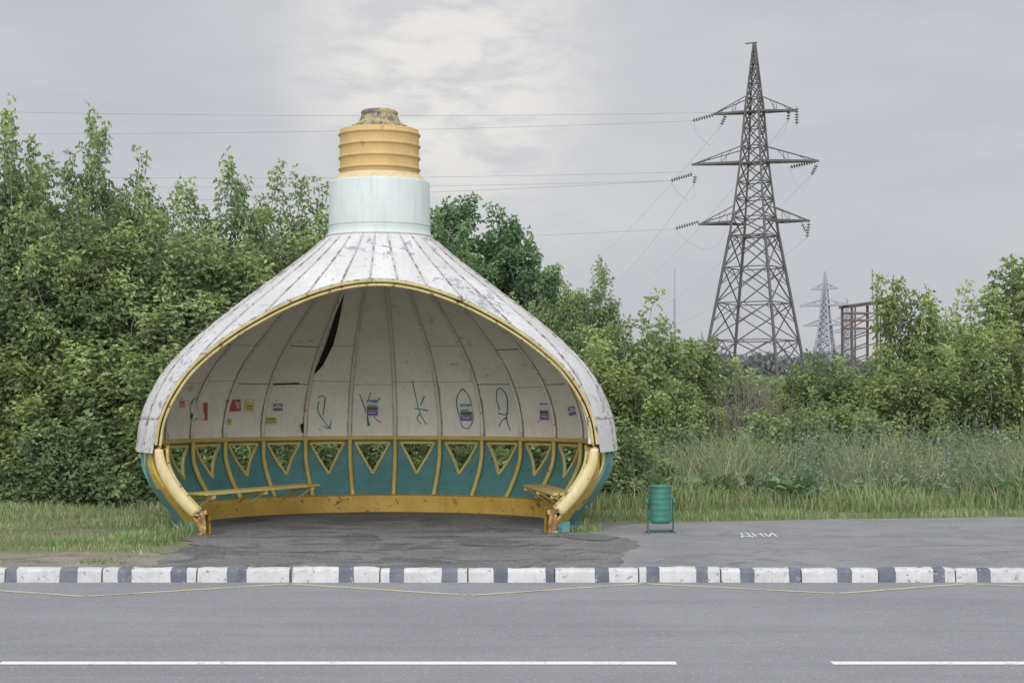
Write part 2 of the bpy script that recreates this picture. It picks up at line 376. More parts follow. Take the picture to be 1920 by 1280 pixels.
def revolve(prof_fn,zs,off,name,mat,sub=4):
    bm=bmesh.new(); uvl=bm.loops.layers.uv.new('UVMap'); n=NB*sub
    ring=[]
    for z in zs:
        r=prof_fn(z)+off
        ring.append([bm.verts.new((r*math.cos(A0+2*math.pi*j/n)*1.0,r*math.sin(A0+2*math.pi*j/n),z)) for j in range(n)])
    for i in range(len(zs)-1):
        for j in range(n):
            f=bm.faces.new((ring[i][j],ring[i][(j+1)%n],ring[i+1][(j+1)%n],ring[i+1][j])); f.smooth=True
            for lp,(uu,zz_) in zip(f.loops,((j/sub,zs[i]),((j+1)/sub,zs[i]),((j+1)/sub,zs[i+1]),(j/sub,zs[i+1]))): lp[uvl].uv=(uu,zz_)
    bmesh.ops.bisect_plane(bm,geom=bm.verts[:]+bm.edges[:]+bm.faces[:],plane_co=(0,-D,0),plane_no=(0,-1,0),clear_outer=True)
    me=bpy.data.meshes.new(name); bm.to_mesh(me); bm.free(); me.materials.append(mat)
    o=bpy.data.objects.new(name,me); COL.objects.link(o); o.parent=stop; return o
zsu=[1.30,1.36,1.42,1.5,1.62,1.75]+[1.85+0.11*i for i in range(25)]+[4.54,4.585]
o_out=revolve(RU,zsu,0.0,"outer_shell",M_out)
zin=[1.38]+[1.45+0.12*i for i in range(25)]+[4.45]
def RI(z): return min(RU(z),3.64)-0.075
o_in=revolve(RI,zin,0.0,"inner_lining",M_in)
def cutobj(mbv,name,mats,smooth=False):
    me=bpy.data.meshes.new(name); me.from_pydata(mbv.v,[],mbv.f)
    for m_ in mats: me.materials.append(m_)
    me.polygons.foreach_set('material_index',mbv.m)
    bm=bmesh.new(); bm.from_mesh(me); bmesh.ops.recalc_face_normals(bm,faces=bm.faces)
    bmesh.ops.bisect_plane(bm,geom=bm.verts[:]+bm.edges[:]+bm.faces[:],plane_co=(0,-D+0.005,0),plane_no=(0,-1,0),clear_outer=True)
    bm.to_mesh(me); bm.free()
    if smooth: me.polygons.foreach_set('use_smooth',[True]*len(me.polygons))
    o=bpy.data.objects.new(name,me); COL.objects.link(o); o.parent=stop; return o
mb=MB()
for k,a in enumerate(ribang):
    c,s_=math.cos(a),math.sin(a)
    pts=[((RU(z))*c,(RU(z))*s_,z) for z in [1.31+0.1*i for i in range(33)]]
    mb.sweep(pts,(-s_,c,0),[(-0.012,-0.011),(0.016,-0.011),(0.016,0.011),(-0.012,0.011)],0)
for zj in (1.80,):
    mb.lathe([(RU(zj-0.02)+0.004,zj-0.02),(RU(zj)+0.012,zj),(RU(zj+0.02)+0.004,zj+0.02)],112)
M_seam=paint("seam_paint",(0.46,0.45,0.43),(0.35,0.33,0.31),(0.2,0.15,0.12),0.52,5,0.6)
cutobj(mb,"standing_seams",[M_seam])
mb=MB(); my=MB()
for a in ribang:
    c,s_=math.cos(a),math.sin(a)
    if s_*3.3<-D+0.1: continue
    zs_=[1.42+0.1*i for i in range(31)]
    mb.sweep([((RI(z)-0.03)*c,(RI(z)-0.03)*s_,z) for z in zs_],(-s_,c,0),circ(0.030,8),0)
    zs_=[0.42+0.08*i for i in range(13)]
    my.sweep([((RL(z)-0.09)*c,(RL(z)-0.09)*s_,z) for z in zs_],(-s_,c,0),circ(0.038,8),0)
cutobj(mb,"white_ribs",[M_ribw],True)
cutobj(my,"yellow_posts",[M_yel],True)
mb=MB()
rb=RI(1.42)
pr=[(rb+0.02,1.35),(rb-0.06,1.355),(rb-0.09,1.375),(rb-0.09,1.405),(rb-0.06,1.425),(rb+0.02,1.43)]
mb.lathe(pr,112); cutobj(mb,"ring_beam",[M_yel],True)
bm_=MB(); fr=MB()
for k in range(NB):
    a0=ribang[k]; da=2*math.pi/NB
    def pt(u,z,off=-0.02):
        r=RL(z)+off; an=a0+u*da; return Vector((r*math.cos(an),r*math.sin(an),z))
    zt,zb=1.31,0.78
    zr=[0.10,0.16,0.25,0.35,0.45,0.57,0.68,zb,0.90,1.0,1.1,1.2,zt,1.385]
    for z0,z1 in zip(zr[:-1],zr[1:]):
        if z0>=zt-1e-6 or z1<=zb+1e-6:
            cols=[(i/4,(i+1)/4) for i in range(4)]
            for u0,u1 in cols:
                cc=pt((u0+u1)/2,(z0+z1)/2)
                bm_.add([pt(u0,z0),pt(u1,z0),pt(u1,z1),pt(u0,z1)],[(0,1,2,3)],1 if cc.y<-D+0.40 else 0)
        else:
            def uL(z): return 0.5-0.38*(z-zb)/(zt-zb)
            for side in (0,1):
                e0,e1=uL(z0),uL(z1)
                for i in range(2):
                    q=[(e0*i/2,z0),(e0*(i+1)/2,z0),(e1*(i+1)/2,z1),(e1*i/2,z1)]
                    if side: q=[(1-u,z) for u,z in q][::-1]
                    vv=[pt(u,z) for u,z in q]; cc=sum(vv,Vector())/4
                    bm_.add(vv,[(0,1,2,3)],1 if cc.y<-D+0.40 else 0)
    if pt(0.5,1).y<-D+0.15: continue
    n_=Vector((math.cos(a0+da/2),math.sin(a0+da/2),0))
    A,B_,C_=pt(0.125,zt,-0.055),pt(0.875,zt,-0.055),pt(0.5,zb,-0.055)
    for p0,p1 in ((A,B_),(B_,C_),(C_,A)):
        pm=[p0.lerp(p1,i/6) for i in range(7)]
        pm2=[]
        for q in pm:
            r=RL(q.z)-0.055; l=math.hypot(q.x,q.y); pm2.append(Vector((q.x*r/l,q.y*r/l,q.z)))
        for q0,q1 in zip(pm2[:-1],pm2[1:]): fr.beam(q0,q1+(q1-q0)*0.03,0.038,0.03,0,up=n_)
wl=cutobj(bm_,"lower_wall",[M_teal,M_ora])
bmm=bmesh.new(); bmm.from_mesh(wl.data); bmesh.ops.remove_doubles(bmm,verts=bmm.verts,dist=0.001); bmesh.ops.recalc_face_normals(bmm,faces=bmm.faces); bmm.to_mesh(wl.data); bmm.free()
sm=wl.modifiers.new("solid",'SOLIDIFY'); sm.thickness=0.035; sm.offset=0
cutobj(fr,"triangle_frames",[M_yel])
mb=MB()
mb.lathe([(2.97,0.06),(2.98,0.38),(2.99,0.41),(3.06,0.425),(3.17,0.43)],112)
cutobj(mb,"base_band",[M_ora],False)
mb=MB(); mb.lathe([(3.06,0.05),(3.12,0.05),(3.14,0.2),(3.08,0.2)],112); cutobj(mb,"plinth",[M_teal])
def inv(R):
    lo,hi=1.40,4.58
    for _ in range(40):
        m_=(lo+hi)/2
        if RU(m_)>R: lo=m_
        else: hi=m_
    return lo
xm=math.sqrt(RU(1.42)**2-D*D)
half=[]
for i in range(61):
    x=xm*math.sin(math.pi/2*i/60); half.append((x,inv(math.sqrt(x*x+D*D))))
up=[(-x,z) for x,z in half[::-1]]+half[1:]
half_l=[]
for i in range(21):
    z=1.36-(1.36-0.38)*i/20; R=RL(min(z,1.38))+0.03*(1 if z>1.3 else max(0,(z-1.0)/0.3)); half_l.append((math.sqrt(R*R-D*D),z))
M3=lambda l:[Vector((x,-D,z)) for x,z in l]
mb=MB()
mb.sweep(M3(up),(0,1,0),circ(0.022,8,0.030,-0.005),0)
mb.sweep(M3(up),(0,1,0),circ(0.022,8,0.090,0.0),0)
mb.sweep(M3(up),(0,1,0),[(0.03,0.02),(0.09,0.02),(0.09,0.06),(0.03,0.06)],1)  # black bar put in as the dark gap between the two tubes
mb.sweep(M3(up),(0,1,0),[(-0.008,-0.01),(0.012,-0.01),(0.012,0.03),(-0.008,0.03)],2)
mb.obj("opening_rim",[M_rimu,M_black,M_seam],stop,True)
mb=MB()
R_=M3(half_l); L_=[Vector((-p.x,p.y,p.z)) for p in R_][::-1]
scR=[0.72+0.34*min(1,i/8) for i in range(21)]
for pp,sc_ in ((R_,scR),(L_,scR[::-1])):
    mb.sweep(pp,(0,1,0),[(-0.01,0.0),(0.02,-0.025),(0.06,-0.04),(0.11,-0.04),(0.145,-0.015),(0.15,0.02),(0.15,0.10),(-0.01,0.10)],0,sc=sc_)
    mb.sweep(pp,(0,1,0),circ(0.022,8,0.165,0.03),1)
mb.obj("opening_rim_lower",[M_rim,M_rimu],stop,True)
mb=MB()
for sx_ in (-1,1):
    x=sx_*2.53
    mb.box((x-0.075,-D-0.05,0.11),(x+0.075,-D+0.10,0.17),0)
    mb.box((x-0.055,-D-0.035,0.17),(x+0.055,-D+0.08,0.47),0)
    mb.beam((x-0.085,-D-0.04,0.43),(x+0.085,-D-0.04,0.46),0.03,0.07,0)
    mb.tube([(x-0.045*sx_,-D-0.05,0.13),(x-0.05*sx_,-D-0.055,0.28),(x-0.02*sx_,-D-0.05,0.43)],0.03,7,0)
    mb.box((x+sx_*0.17-0.09,-D+0.12,0.10),(x+sx_*0.17+0.09,-D+0.42,0.29),1)
mb.obj("feet",[M_rust,M_teal],stop,bevel=0.012)
mb=MB()
mb.lathe([(0.79,4.60),(0.838,4.625),(0.825,4.645),(0.79,4.67),(0.785,4.73),(0.775,5.46),(0.765,5.485),(0.70,5.50)],64,0)
for zr_ in (4.79,):
    mb.lathe([(0.788,zr_-0.008),(0.797,zr_),(0.788,zr_+0.008)],64,0)
nk=mb.obj("neck",[M_mint],stop,True)
mb=MB()
mb.lathe([(0.745,5.48),(0.71,5.52),(0.655,5.57),(0.635,5.60)],64,1)
prof=[(0.61,5.58)]
for zc in (5.68,5.86,6.045,6.225):
    prof+=[(0.610,zc-0.035),(0.614,zc-0.026),(0.632,zc-0.012),(0.636,zc),(0.632,zc+0.012),(0.614,zc+0.026),(0.610,zc+0.035)]
prof+=[(0.607,6.29),(0.60,6.305),(0.40,6.315)]
mb.lathe(prof,64,0)
mb.lathe([(0.47,6.31),(0.42,6.36),(0.33,6.43),(0.32,6.44),(0.29,6.52),(0.27,6.53),(0.27,6.60),(0.25,6.61),(0.0,6.61)],40,2)
mb.lathe([(0.30,6.335),(0.43,6.335),(0.43,6.385),(0.41,6.39),(0.3,6.40)],8,2)
mb.lathe([(0.275,6.535),(0.285,6.57),(0.285,6.595),(0.26,6.62),(0.0,6.622)],12,3)
cp=mb.obj("screw_cap",[M_gold,M_goldl,M_tip,M_tip],stop,True)
for o_ in (nk,cp): o_.scale=(1,1,0.981); o_.location=(0,0,2.1*0.019)
# -------- placements on the inner lining
bmh=bmesh.new(); bmh.from_mesh(o_in.data); bvh=BVHTree.FromBMesh(bmh); bmh.free()
MWI=MW.inverted()
def hit(px,py,back=0.015):
    o=MWI@Vector((0,0,CH)); d=(MWI.to_3x3()@Vector(((px-960)/F,1,-(py-HZ)/F))).normalized()
    r=bvh.ray_cast(o+d*5,d)
    if r[0] is None: return None
    return r[0]-d*back
M_graf=paint("graffiti_paint",(0.04,0.20,0.23),(0.06,0.26,0.30),None,0.6,6,0.6,False,0)
strokes=[[(596,745),(606,742),(608,760),(606,778)],[(598,752),(596,768),(610,792),(620,804)],[(606,798),(616,802),(621,786)],
[(674,738),(684,765),(693,798)],[(695,735),(688,762),(690,798)],[(712,745),(700,764),(688,770)],[(696,770),(705,785),(714,792)],
[(773,713),(780,745),(788,775),(799,795)],[(796,742),(788,760)],[(778,765),(795,768),(803,770)],[(788,775),(782,783),(790,795)],
[(867,728),(857,745),(860,775),(873,803),(884,795),(885,765),(876,738),(867,728)],
[(937,768),(931,745),(937,728),(946,735),(952,760),(950,785),(957,808)],[(934,774),(944,777),(954,775)],[(950,782),(940,790),(936,800)],
[(370,745),(360,752),(372,762),(358,775),(366,788)],[(357,785),(372,770)]]
cu=bpy.data.curves.new("graffiti",'CURVE'); cu.dimensions='3D'; cu.bevel_depth=0.012; cu.bevel_resolution=2
for st in strokes:
    pts=[hit(x,y,0.004) for x,y in st]; pts=[p for p in pts if p]
    if len(pts)<2: continue
    sp=cu.splines.new('BEZIER'); sp.bezier_points.add(len(pts)-1)
    for q,p in zip(sp.bezier_points,pts): q.co=p; q.handle_left_type=q.handle_right_type='AUTO'; q.radius=random.uniform(0.6,1.2)
cu.materials.append(M_graf); go=bpy.data.objects.new("graffiti",cu); COL.objects.link(go); go.parent=stop
def flat(name,c,r=0.7):
    m,t,b,o=newmat(name); p=geo(t); t.link(t.mix(t.ss(t.noise(p,14,5,0.7),0.35,0.7,0,0.4),c,tuple(x*0.6+0.08 for x in c)),b.inputs['Base Color']); b.inputs['Roughness'].default_value=r; return m
PC={'red':flat("paper_red",(0.42,0.09,0.07)),'wht':flat("paper_white",(0.68,0.66,0.62)),'blu':flat("paper_blue",(0.14,0.21,0.36)),'pur':flat("paper_purple",(0.22,0.13,0.34)),
'grn':flat("paper_lime",(0.46,0.50,0.12)),'yel':flat("paper_yellow",(0.62,0.56,0.18)),'pnk':flat("paper_pink",(0.6,0.34,0.34)),'dgr':flat("paper_dark_green",(0.08,0.15,0.09)),'dk':flat("paper_dark",(0.09,0.09,0.11))}
PK=list(PC.keys())
def poster(cx,cy,w_,h_,parts,tilt=0.0):
    mb=MB()
    ct,stt=math.cos(tilt),math.sin(tilt)
    for i,(u0,v0,u1,v1,c) in enumerate(parts):
        vs=[]
        for u,v in ((u0,v0),(u1,v0),(u1,v1),(u0,v1)):
            x=(u-0.5)*w_; y=(v-0.5)*h_
            vs.append(hit(cx+x*ct-y*stt,cy+x*stt+y*ct,0.02+0.004*i))
        if any(v is None for v in vs): return
        mb.add(vs,[(0,1,2,3)],PK.index(c))
    mb.obj("poster",[PC[k] for k in PK],stop)
land=[(0,0,1,1,'wht'),(0.05,0.03,0.95,0.30,'blu'),(0.1,0.34,0.9,0.40,'dk'),(0.05,0.44,0.95,0.66,'dgr'),(0.05,0.68,0.95,0.97,'pur'),(0.15,0.12,0.5,0.17,'wht'),(0.2,0.78,0.8,0.82,'wht')]
for (x,y,w_,h_) in ((698,764,23,31),(874,773,24,33),(1020,771,18,33)): poster(x,y,w_,h_,land)
small=[(0,0,1,1,'wht'),(0.05,0.05,0.95,0.45,'blu'),(0.05,0.6,0.95,0.95,'pur'),(0.3,0.2,0.8,0.35,'yel')]
poster(521,763,20,15,small); poster(1072,770,15,18,small,-0.2)
poster(374,771,32,34,[(0,0,1,1,'wht'),(0,0,0.45,0.5,'blu'),(0.5,0.02,0.98,0.98,'red'),(0.0,0.55,0.45,0.95,'dk'),(0.6,0.3,0.9,0.36,'yel'),(0.6,0.5,0.9,0.56,'wht')])
poster(438,760,27,22,[(0,0,1,1,'red'),(0.1,0.15,0.55,0.75,'wht'),(0.62,0.2,0.9,0.8,'pnk')],-0.05)
poster(468,760,17,24,[(0,0,1,1,'yel'),(0.1,0.1,0.9,0.3,'wht'),(0.2,0.5,0.8,0.6,'dk'),(0.2,0.7,0.8,0.78,'red')],0.1)
poster(427,790,14,12,[(0,0,1,1,'grn'),(0.2,0.3,0.8,0.45,'dk')],0.1)
poster(508,788,22,13,[(0,0,1,1,'grn'),(0.1,0.2,0.9,0.35,'dk'),(0.1,0.6,0.9,0.7,'dk')])
poster(342,757,10,14,[(0,0,1,1,'pnk'),(0.2,0.2,0.8,0.5,'red')])
poster(851,683,17,5,[(0,0,1,1,'wht'),(0.1,0.4,0.9,0.6,'dk')])
Ls=[(644,546),(634,575),(622,612),(609,650),(597,680),(584,704)]; Rs=[(646,548),(640,580),(634,612),(625,646),(606,684),(586,706)]
mb=MB()
for i in range(len(Ls)-1):
    mb.add([hit(*Ls[i],0.03),hit(*Rs[i],0.03),hit(*Rs[i+1],0.03),hit(*Ls[i+1],0.03)],[(0,1,2,3)])
mb.add([hit(563,795,0.03),hit(570,793,0.03),hit(577,806,0.03),hit(566,812,0.03)],[(0,1,2,3)])
mb.add([hit(508,719,0.03),hit(562,717,0.03),hit(560,720,0.03),hit(510,722,0.03)],[(0,1,2,3)])
mb.obj("panel_gap_dark_patches",[M_black],stop)  # black patches laid on the lining as the shade of open gaps
mb=MB(); jr=random.Random(11)
M_joint=flat("joint_dirt",(0.22,0.19,0.155))
for k in range(NB):
    a0=ribang[k]
    for zj in (jr.choice([2.28,2.33,2.38]),) + ((jr.uniform(2.9,3.0),) if jr.random()<0.4 else ()):
        th=jr.choice([0.005,0.006,0.012])
        n=4; sl_=jr.uniform(-0.02,0.02)
        for i in range(n):
            vs=[]
            for u,dz in ((i/n,-th),((i+1)/n,-th),((i+1)/n,th*0.3),(i/n,th*0.3)):
                z=zj+dz+sl_*u; r=RI(z)-0.006; an=a0+u*2*math.pi/NB; vs.append((r*math.cos(an),r*math.sin(an),z))
            mb.add(vs,[(0,1,2,3)])
cutobj(mb,"lining_joints",[M_joint])
M_wood=paint("bench_yellow_paint",(0.62,0.49,0.18),(0.52,0.41,0.13),(0.3,0.2,0.1),0.66,4,0.5)
mb=MB()
def bench(a,b_,side):
    a=Vector(a); b_=Vector(b_); d=(b_-a).normalized(); n=Vector((-d.y,d.x,0))*side
    for i in range(4):
        o_=n*(i*0.105)
        mb.beam(a+o_,b_+o_,0.082,0.038,0)
    for f_ in (0.06,0.5,0.93):
        p=a.lerp(b_,f_)
        mb.beam(p-n*0.05+Vector((0,0,-0.05)),p+n*0.40+Vector((0,0,-0.05)),0.05,0.05,0)
        mb.beam(p+n*0.30+Vector((0,0,-0.06)),p+n*0.50+Vector((0,0,-0.2)),0.045,0.045,0)
        mb.beam(p+n*0.02+Vector((0,0,-0.06)),p+n*0.35+Vector((0,0,-0.27)),0.03,0.03,0)
def loc(px,py,Z): return MWI@P(px,py,Z)
zb=0.66
a=loc(384,0,25.4); a.z=zb; b2=loc(597,0,28.1); b2.z=zb
bench(a,b2,1)
a=loc(1042,0,25.4); a.z=zb; b2=loc(985,0,28.0); b2.z=zb
bench(a,b2,-1)
mb.obj("benches",[M_wood],stop,bevel=0.006)
# ------------------------------------------------------------------ litter bin
M_bin=paint("bin_green_paint",(0.04,0.155,0.12),(0.055,0.19,0.15),(0.02,0.10,0.07),0.66,6,0.45)
bn=empty("litter_bin",((1238.5-960)*24.8/F,24.8,G+0.014),math.radians(6))
mb=MB()
r0=0.15
pf=[(0.0,0.135),(0.125,0.135),(0.14,0.15)]
for i in range(6):
    z=0.17+i*0.082; pf+=[(r0,z),(r0+0.005,z+0.015),(r0+0.001,z+0.035)]
pf+=[(r0,0.66),(r0+0.01,0.672),(r0+0.008,0.685),(r0-0.008,0.685),(r0-0.012,0.66),(r0-0.014,0.2),(0,0.2)]
mb.lathe(pf,36)
mb.obj("barrel",[M_bin],bn,True)
mb=MB()
for s_ in (-1,1):
    mb.tube([(s_*0.185,-0.13,0.012),(s_*0.185,-0.02,0.03),(s_*0.188,0,0.06),(s_*0.188,0,0.49),(s_*0.165,0,0.50)],0.013,8)
    mb.tube([(s_*0.185,-0.02,0.03),(s_*0.185,0.13,0.012)],0.013,8)
    mb.beam((s_*0.197,-0.02,0.42),(s_*0.197,0.02,0.50),0.04,0.035)
mb.tube([(-0.185,0.0,0.035),(0.185,0.0,0.035)],0.013,8)
mb.tube([(-0.185,0.10,0.02),(0.185,0.10,0.02)],0.010,8)
mb.obj("stand",[M_bin],bn,True)
# ------------------------------------------------------------------ lattice towers
def steel(name,c):
    m,t,b,o=newmat(name); p=geo(t); t.link(t.mix(t.noise(p,0.7,4),c,tuple(x*1.5 for x in c)),b.inputs['Base Color']); b.inputs['Roughness'].default_value=0.7; return m
M_py=steel("weathered_galvanised_steel",(0.08,0.077,0.075)); M_py2=steel("hazy_steel",(0.23,0.24,0.27)); M_ins=steel("insulator_glass",(0.08,0.085,0.09))  # distance haze is mixed into the far towers' steel colour
def strut_tower(name,base,mat,sc=1.0,wl=0.25,wb=0.11,rot=15,arms=None):
    e=empty(name,base); mb=MB()
    lev=[0,4.2,8.2,12.2,16.0,19.4,21.4,23.4,25.2,27.2,29.0,31.0,32.7,34.2,35.8,37.4,38.8,40.1]
    def R(z):
        K=[(0,6.9),(8.1,5.25),(19.4,2.85),(21.4,2.5),(27.2,1.65),(32.7,1.12),(35.8,0.72),(40.1,0.14)]
        for (z0,r0_),(z1,r1_) in zip(K[:-1],K[1:]):
            if z<=z1: return r0_+(r1_-r0_)*(z-z0)/(z1-z0)
        return 0.14
    def C(i,z):
        an=math.radians(rot+90*(i%4)); return Vector((R(z)*math.cos(an),R(z)*math.sin(an),z))
    for z0,z1 in zip(lev[:-1],lev[1:]):
        for i in range(4):
            w0=wl if z0<20 else wl*0.8 if z0<33 else wl*0.5
            mb.beam(C(i,z0),C(i,z1),w0)
            j=i+1
            mb.beam(C(i,z0),C(j,z1),wb); mb.beam(C(j,z0),C(i,z1),wb); mb.beam(C(i,z1),C(j,z1),wb)
            if z1-z0>3:
                zm=(z0+z1)/2
                mb.beam((C(i,z1)+C(j,z1))/2,C(i,zm),wb*0.7); mb.beam((C(i,z1)+C(j,z1))/2,C(j,zm),wb*0.7)
        if z0 in (19.4,27.2,32.7): mb.beam(C(0,z0),C(2,z0),wb); mb.beam(C(1,z0),C(3,z0),wb)
    arms_=arms or [(20.9,-5.95,5.9),(27.3,-6.7,6.9),(32.7,-4.4,4.5)]
    for z,xl,xr in arms_:
        for xt in (xl,xr):
            idx=(2,1) if xt<0 else (0,3)
            tip=Vector((xt,0,z+(0.15 if xt>0 else -0.25)))
            b0,b1=C(idx[0],z),C(idx[1],z); t0,t1=C(idx[0],z+1.7),C(idx[1],z+1.7)
            for q in (b0,b1): mb.beam(q,tip,wb*2.0)
            for q in (t0,t1): mb.beam(q,tip,wb*0.9)
            n=5
            for k in range(n):
                f0,f1=k/n,(k+1)/n
                mb.beam(b0.lerp(tip,f0),b1.lerp(tip,f1),wb*0.8); mb.beam(b1.lerp(tip,f0),b0.lerp(tip,f1),wb*0.8)
                if k<n-1 and k%2==1:
                    mb.beam(b0.lerp(tip,f1),t0.lerp(tip,f1),wb*0.5); mb.beam(b1.lerp(tip,f1),t1.lerp(tip,f1),wb*0.5)
                    mb.beam(b0.lerp(tip,f1),t0.lerp(tip,f0),wb*0.5)
    mb.beam((-1.0,0,40.0),(0.3,0,40.15),0.12)
    mb.obj("lattice",[mat],e)
    e.scale=(sc,sc,sc); return e
PX,PZ=1414.5,183.0; S=F/PZ
tw=strut_tower("transmission_tower",((PX-960)/S,PZ,0),M_py)
def TL(px,py,dy=0): return Vector(((px-PX)/S,dy,CH-(py-HZ)/S))
mi_=MB()
strings=[((1340,215),(1297,227)),((1300,326),(1256,339)),((1312,415),(1265,429)),((1361,215),(1352,236)),((1304,328),(1301,346)),((1480,201),(1477,228)),((1494,200),(1494,235)),
((1532,302),(1480,314)),((1532,308),(1521,329)),((1517,416),(1513,447)),((1503,418),(1512,436))]
for a,b_ in strings:
    a=TL(*a); b_=TL(*b_); mi_.beam(a,b_,0.06); d=b_-a; n=max(4,int(d.length/0.26)); u=d.normalized()
    for k in range(1,n):
        p=a+d*(k/n); mi_.tube([p-u*0.05,p+u*0.05],0.2,7)
mi_.obj("insulator_strings",[M_ins],tw)
mwv=MB()
def wire(p0,p1,sag,r=0.016,n=14):
    mwv.tube([p0.lerp(p1,i/n)-Vector((0,0,sag*4*(i/n)*(1-i/n))) for i in range(n+1)],r,4)
for (x0,y0),(x1,y1),Z1 in (((1297,227),(-300,250),150),((1340,211),(-300,203),150),((1256,339),(-300,344),150),((1300,322),(-300,327),150),((1265,429),(-300,470),150),((1256,339),(-300,385),150)):
    wire(P(x0,y0,183),P(x1,y1,Z1),0.5)
for (x0,y0),(x1,y1) in (((1352,236),(1060,520)),((1301,346),(1120,545)),((1477,228),(1160,560)),((1521,329),(1200,590)),((1512,447),(1230,610))):
    wire(P(x0,y0,183),P(x1,y1,600),3.0,0.014)
for pts in ([(1297,227),(1310,255),(1330,272),(1345,258),(1352,236)],[(1256,339),(1272,362),(1290,378),(1302,370),(1301,346)],[(1265,429),(1290,455),(1320,468),(1345,462),(1362,430)],[(1477,228),(1470,250),(1455,262)],[(1480,314),(1492,345),(1508,358),(1521,329)]):
    mwv.tube([P(x,y,183) for x,y in pts],0.018,4)
M_wire=steel("aluminium_conductor",(0.2,0.2,0.21))
mwv.obj("power_lines",[M_wire])
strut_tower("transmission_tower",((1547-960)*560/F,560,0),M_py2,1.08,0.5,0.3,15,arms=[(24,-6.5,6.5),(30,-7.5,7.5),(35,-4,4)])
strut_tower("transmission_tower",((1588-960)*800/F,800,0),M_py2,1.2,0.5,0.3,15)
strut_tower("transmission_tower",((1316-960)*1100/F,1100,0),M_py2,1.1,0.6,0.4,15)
mb=MB(); Z=500
mb.tube([P(1265,745,Z),P(1265,560,Z)],0.35,5); mb.tube([P(1265,560,Z),P(1265,500,Z)],0.12,5); mb.obj("radio_mast",[M_py2])
M_gr=steel("rusty_gantry",(0.09,0.072,0.065)); M_gb=steel("faded_red_beams",(0.15,0.105,0.09))
ga=empty("substation_gantry",((1612-960)*150/F,150,0),math.radians(25)); mb=MB(); H_=CH+(HZ-572)*150/F
for x in (-1.35,1.35):
    for y in (-0.7,0.7): mb.beam((x,y,0),(x,y,H_-(0.25 if x<0 else -0.1)),0.17)
    mb.beam((x+0.35,-0.7,0),(x+0.35,-0.7,H_-0.2),0.1)
for f_ in (0.80,0.87,0.93):
    for y in (-0.7,0.7): mb.beam((-1.5,y,H_*f_),(1.5,y,H_*f_),0.12,0.14,1)
for f_ in (0.50,0.60,0.70):
    for y in (-0.7,0.7): mb.beam((-1.35,y,H_*f_),(1.35,y,H_*f_+0.8),0.09)
for y in (-0.7,0.7): mb.beam((-1.35,y,H_*0.80),(1.35,y,H_*0.93),0.08)
mb.beam((-1.7,-0.7,H_-0.25),(1.7,-0.7,H_+0.2),0.16,0.16); mb.beam((-1.7,0.7,H_-0.25),(1.7,0.7,H_+0.2),0.16,0.16); mb.beam((-1.6,0,H_-0.1),(1.6,0,H_+0.35),1.7,0.08)
mb.beam((1.35,0,H_),(1.35,0,H_+3.2),0.05)
mb.obj("frame",[M_gr,M_gb],ga)
# ------------------------------------------------------------------ vegetation
def leafmat(name,tint,trans=0.3,var=0.7):
    m=bpy.data.materials.new(name); m.use_nodes=True; t=NT(m.node_tree); t.n.clear()
    out=t.new('ShaderNodeOutputMaterial')
    at=t.new('ShaderNodeAttribute'); at.attribute_name='Col'
    oi=t.new('ShaderNodeObjectInfo'); p=geo(t)
    col=t.mix(1.0,at.outputs['Color'],tint,'MULTIPLY')
    col=t.mix(t.ss(t.noise(p,0.7,3,0.6),0.35,0.65,0,0.5),col,t.mix(1.0,col,(0.68,0.78,0.80),'MULTIPLY'))
    col=t.mix(t.math('MULTIPLY',oi.outputs['Random'],var),col,t.mix(1.0,col,(1.22,1.15,1.0),'MULTIPLY'))
    b=t.new('ShaderNodeBsdfPrincipled'); b.inputs['Roughness'].default_value=0.6; b.inputs['Specular IOR Level'].default_value=0.2
    tr=t.new('ShaderNodeBsdfTranslucent'); t.link(col,b.inputs['Base Color']); t.link(t.mix(1.0,col,(1.15,1.15,0.75),'MULTIPLY'),tr.inputs['Color'])
    mx=t.new('ShaderNodeMixShader'); mx.inputs[0].default_value=trans
    t.link(b.outputs[0],mx.inputs[1]); t.link(tr.outputs[0],mx.inputs[2]); t.link(mx.outputs[0],out.inputs[0]); return m
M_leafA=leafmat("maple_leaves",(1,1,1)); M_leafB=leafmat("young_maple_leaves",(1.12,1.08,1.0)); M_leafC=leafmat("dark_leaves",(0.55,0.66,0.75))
M_grass=leafmat("grass_blades",(1,1,1),0.25)
M_bark=paint("bark",(0.16,0.14,0.12),(0.21,0.19,0.16),None,0.6,6,0.95,False,0.6)
def nrm(a): return a/np.maximum(np.linalg.norm(a,axis=-1,keepdims=True),1e-9)
def leafquads(Pc,A,Wd,colr):
    n=len(Pc); V=np.empty((n,4,3)); V[:,0]=Pc; V[:,1]=Pc+A*0.45+Wd; V[:,2]=Pc+A; V[:,3]=Pc+A*0.45-Wd
    return V.reshape(-1,3),np.arange(n*4).reshape(n,4),np.repeat(colr,4,axis=0)
def tubes_np(segs,k=4):
    Vs=[];Qs=[];o=0
    for p0,p1,r0_,r1_ in segs:
        p0=np.array(p0);p1=np.array(p1); d=p1-p0; L=np.linalg.norm(d)
        if L<1e-6: continue
        d=d/L; a=np.cross(d,[0.3,0.9,0.1]); a/=np.linalg.norm(a); b=np.cross(d,a)
        for p,r in ((p0,r0_),(p1,r1_)):
            for j in range(k): an=2*math.pi*j/k; Vs.append(p+(a*math.cos(an)+b*math.sin(an))*r)
        for j in range(k): Qs.append((o+j,o+(j+1)%k,o+k+(j+1)%k,o+k+j))
        o+=2*k
    return np.array(Vs),np.array(Qs)
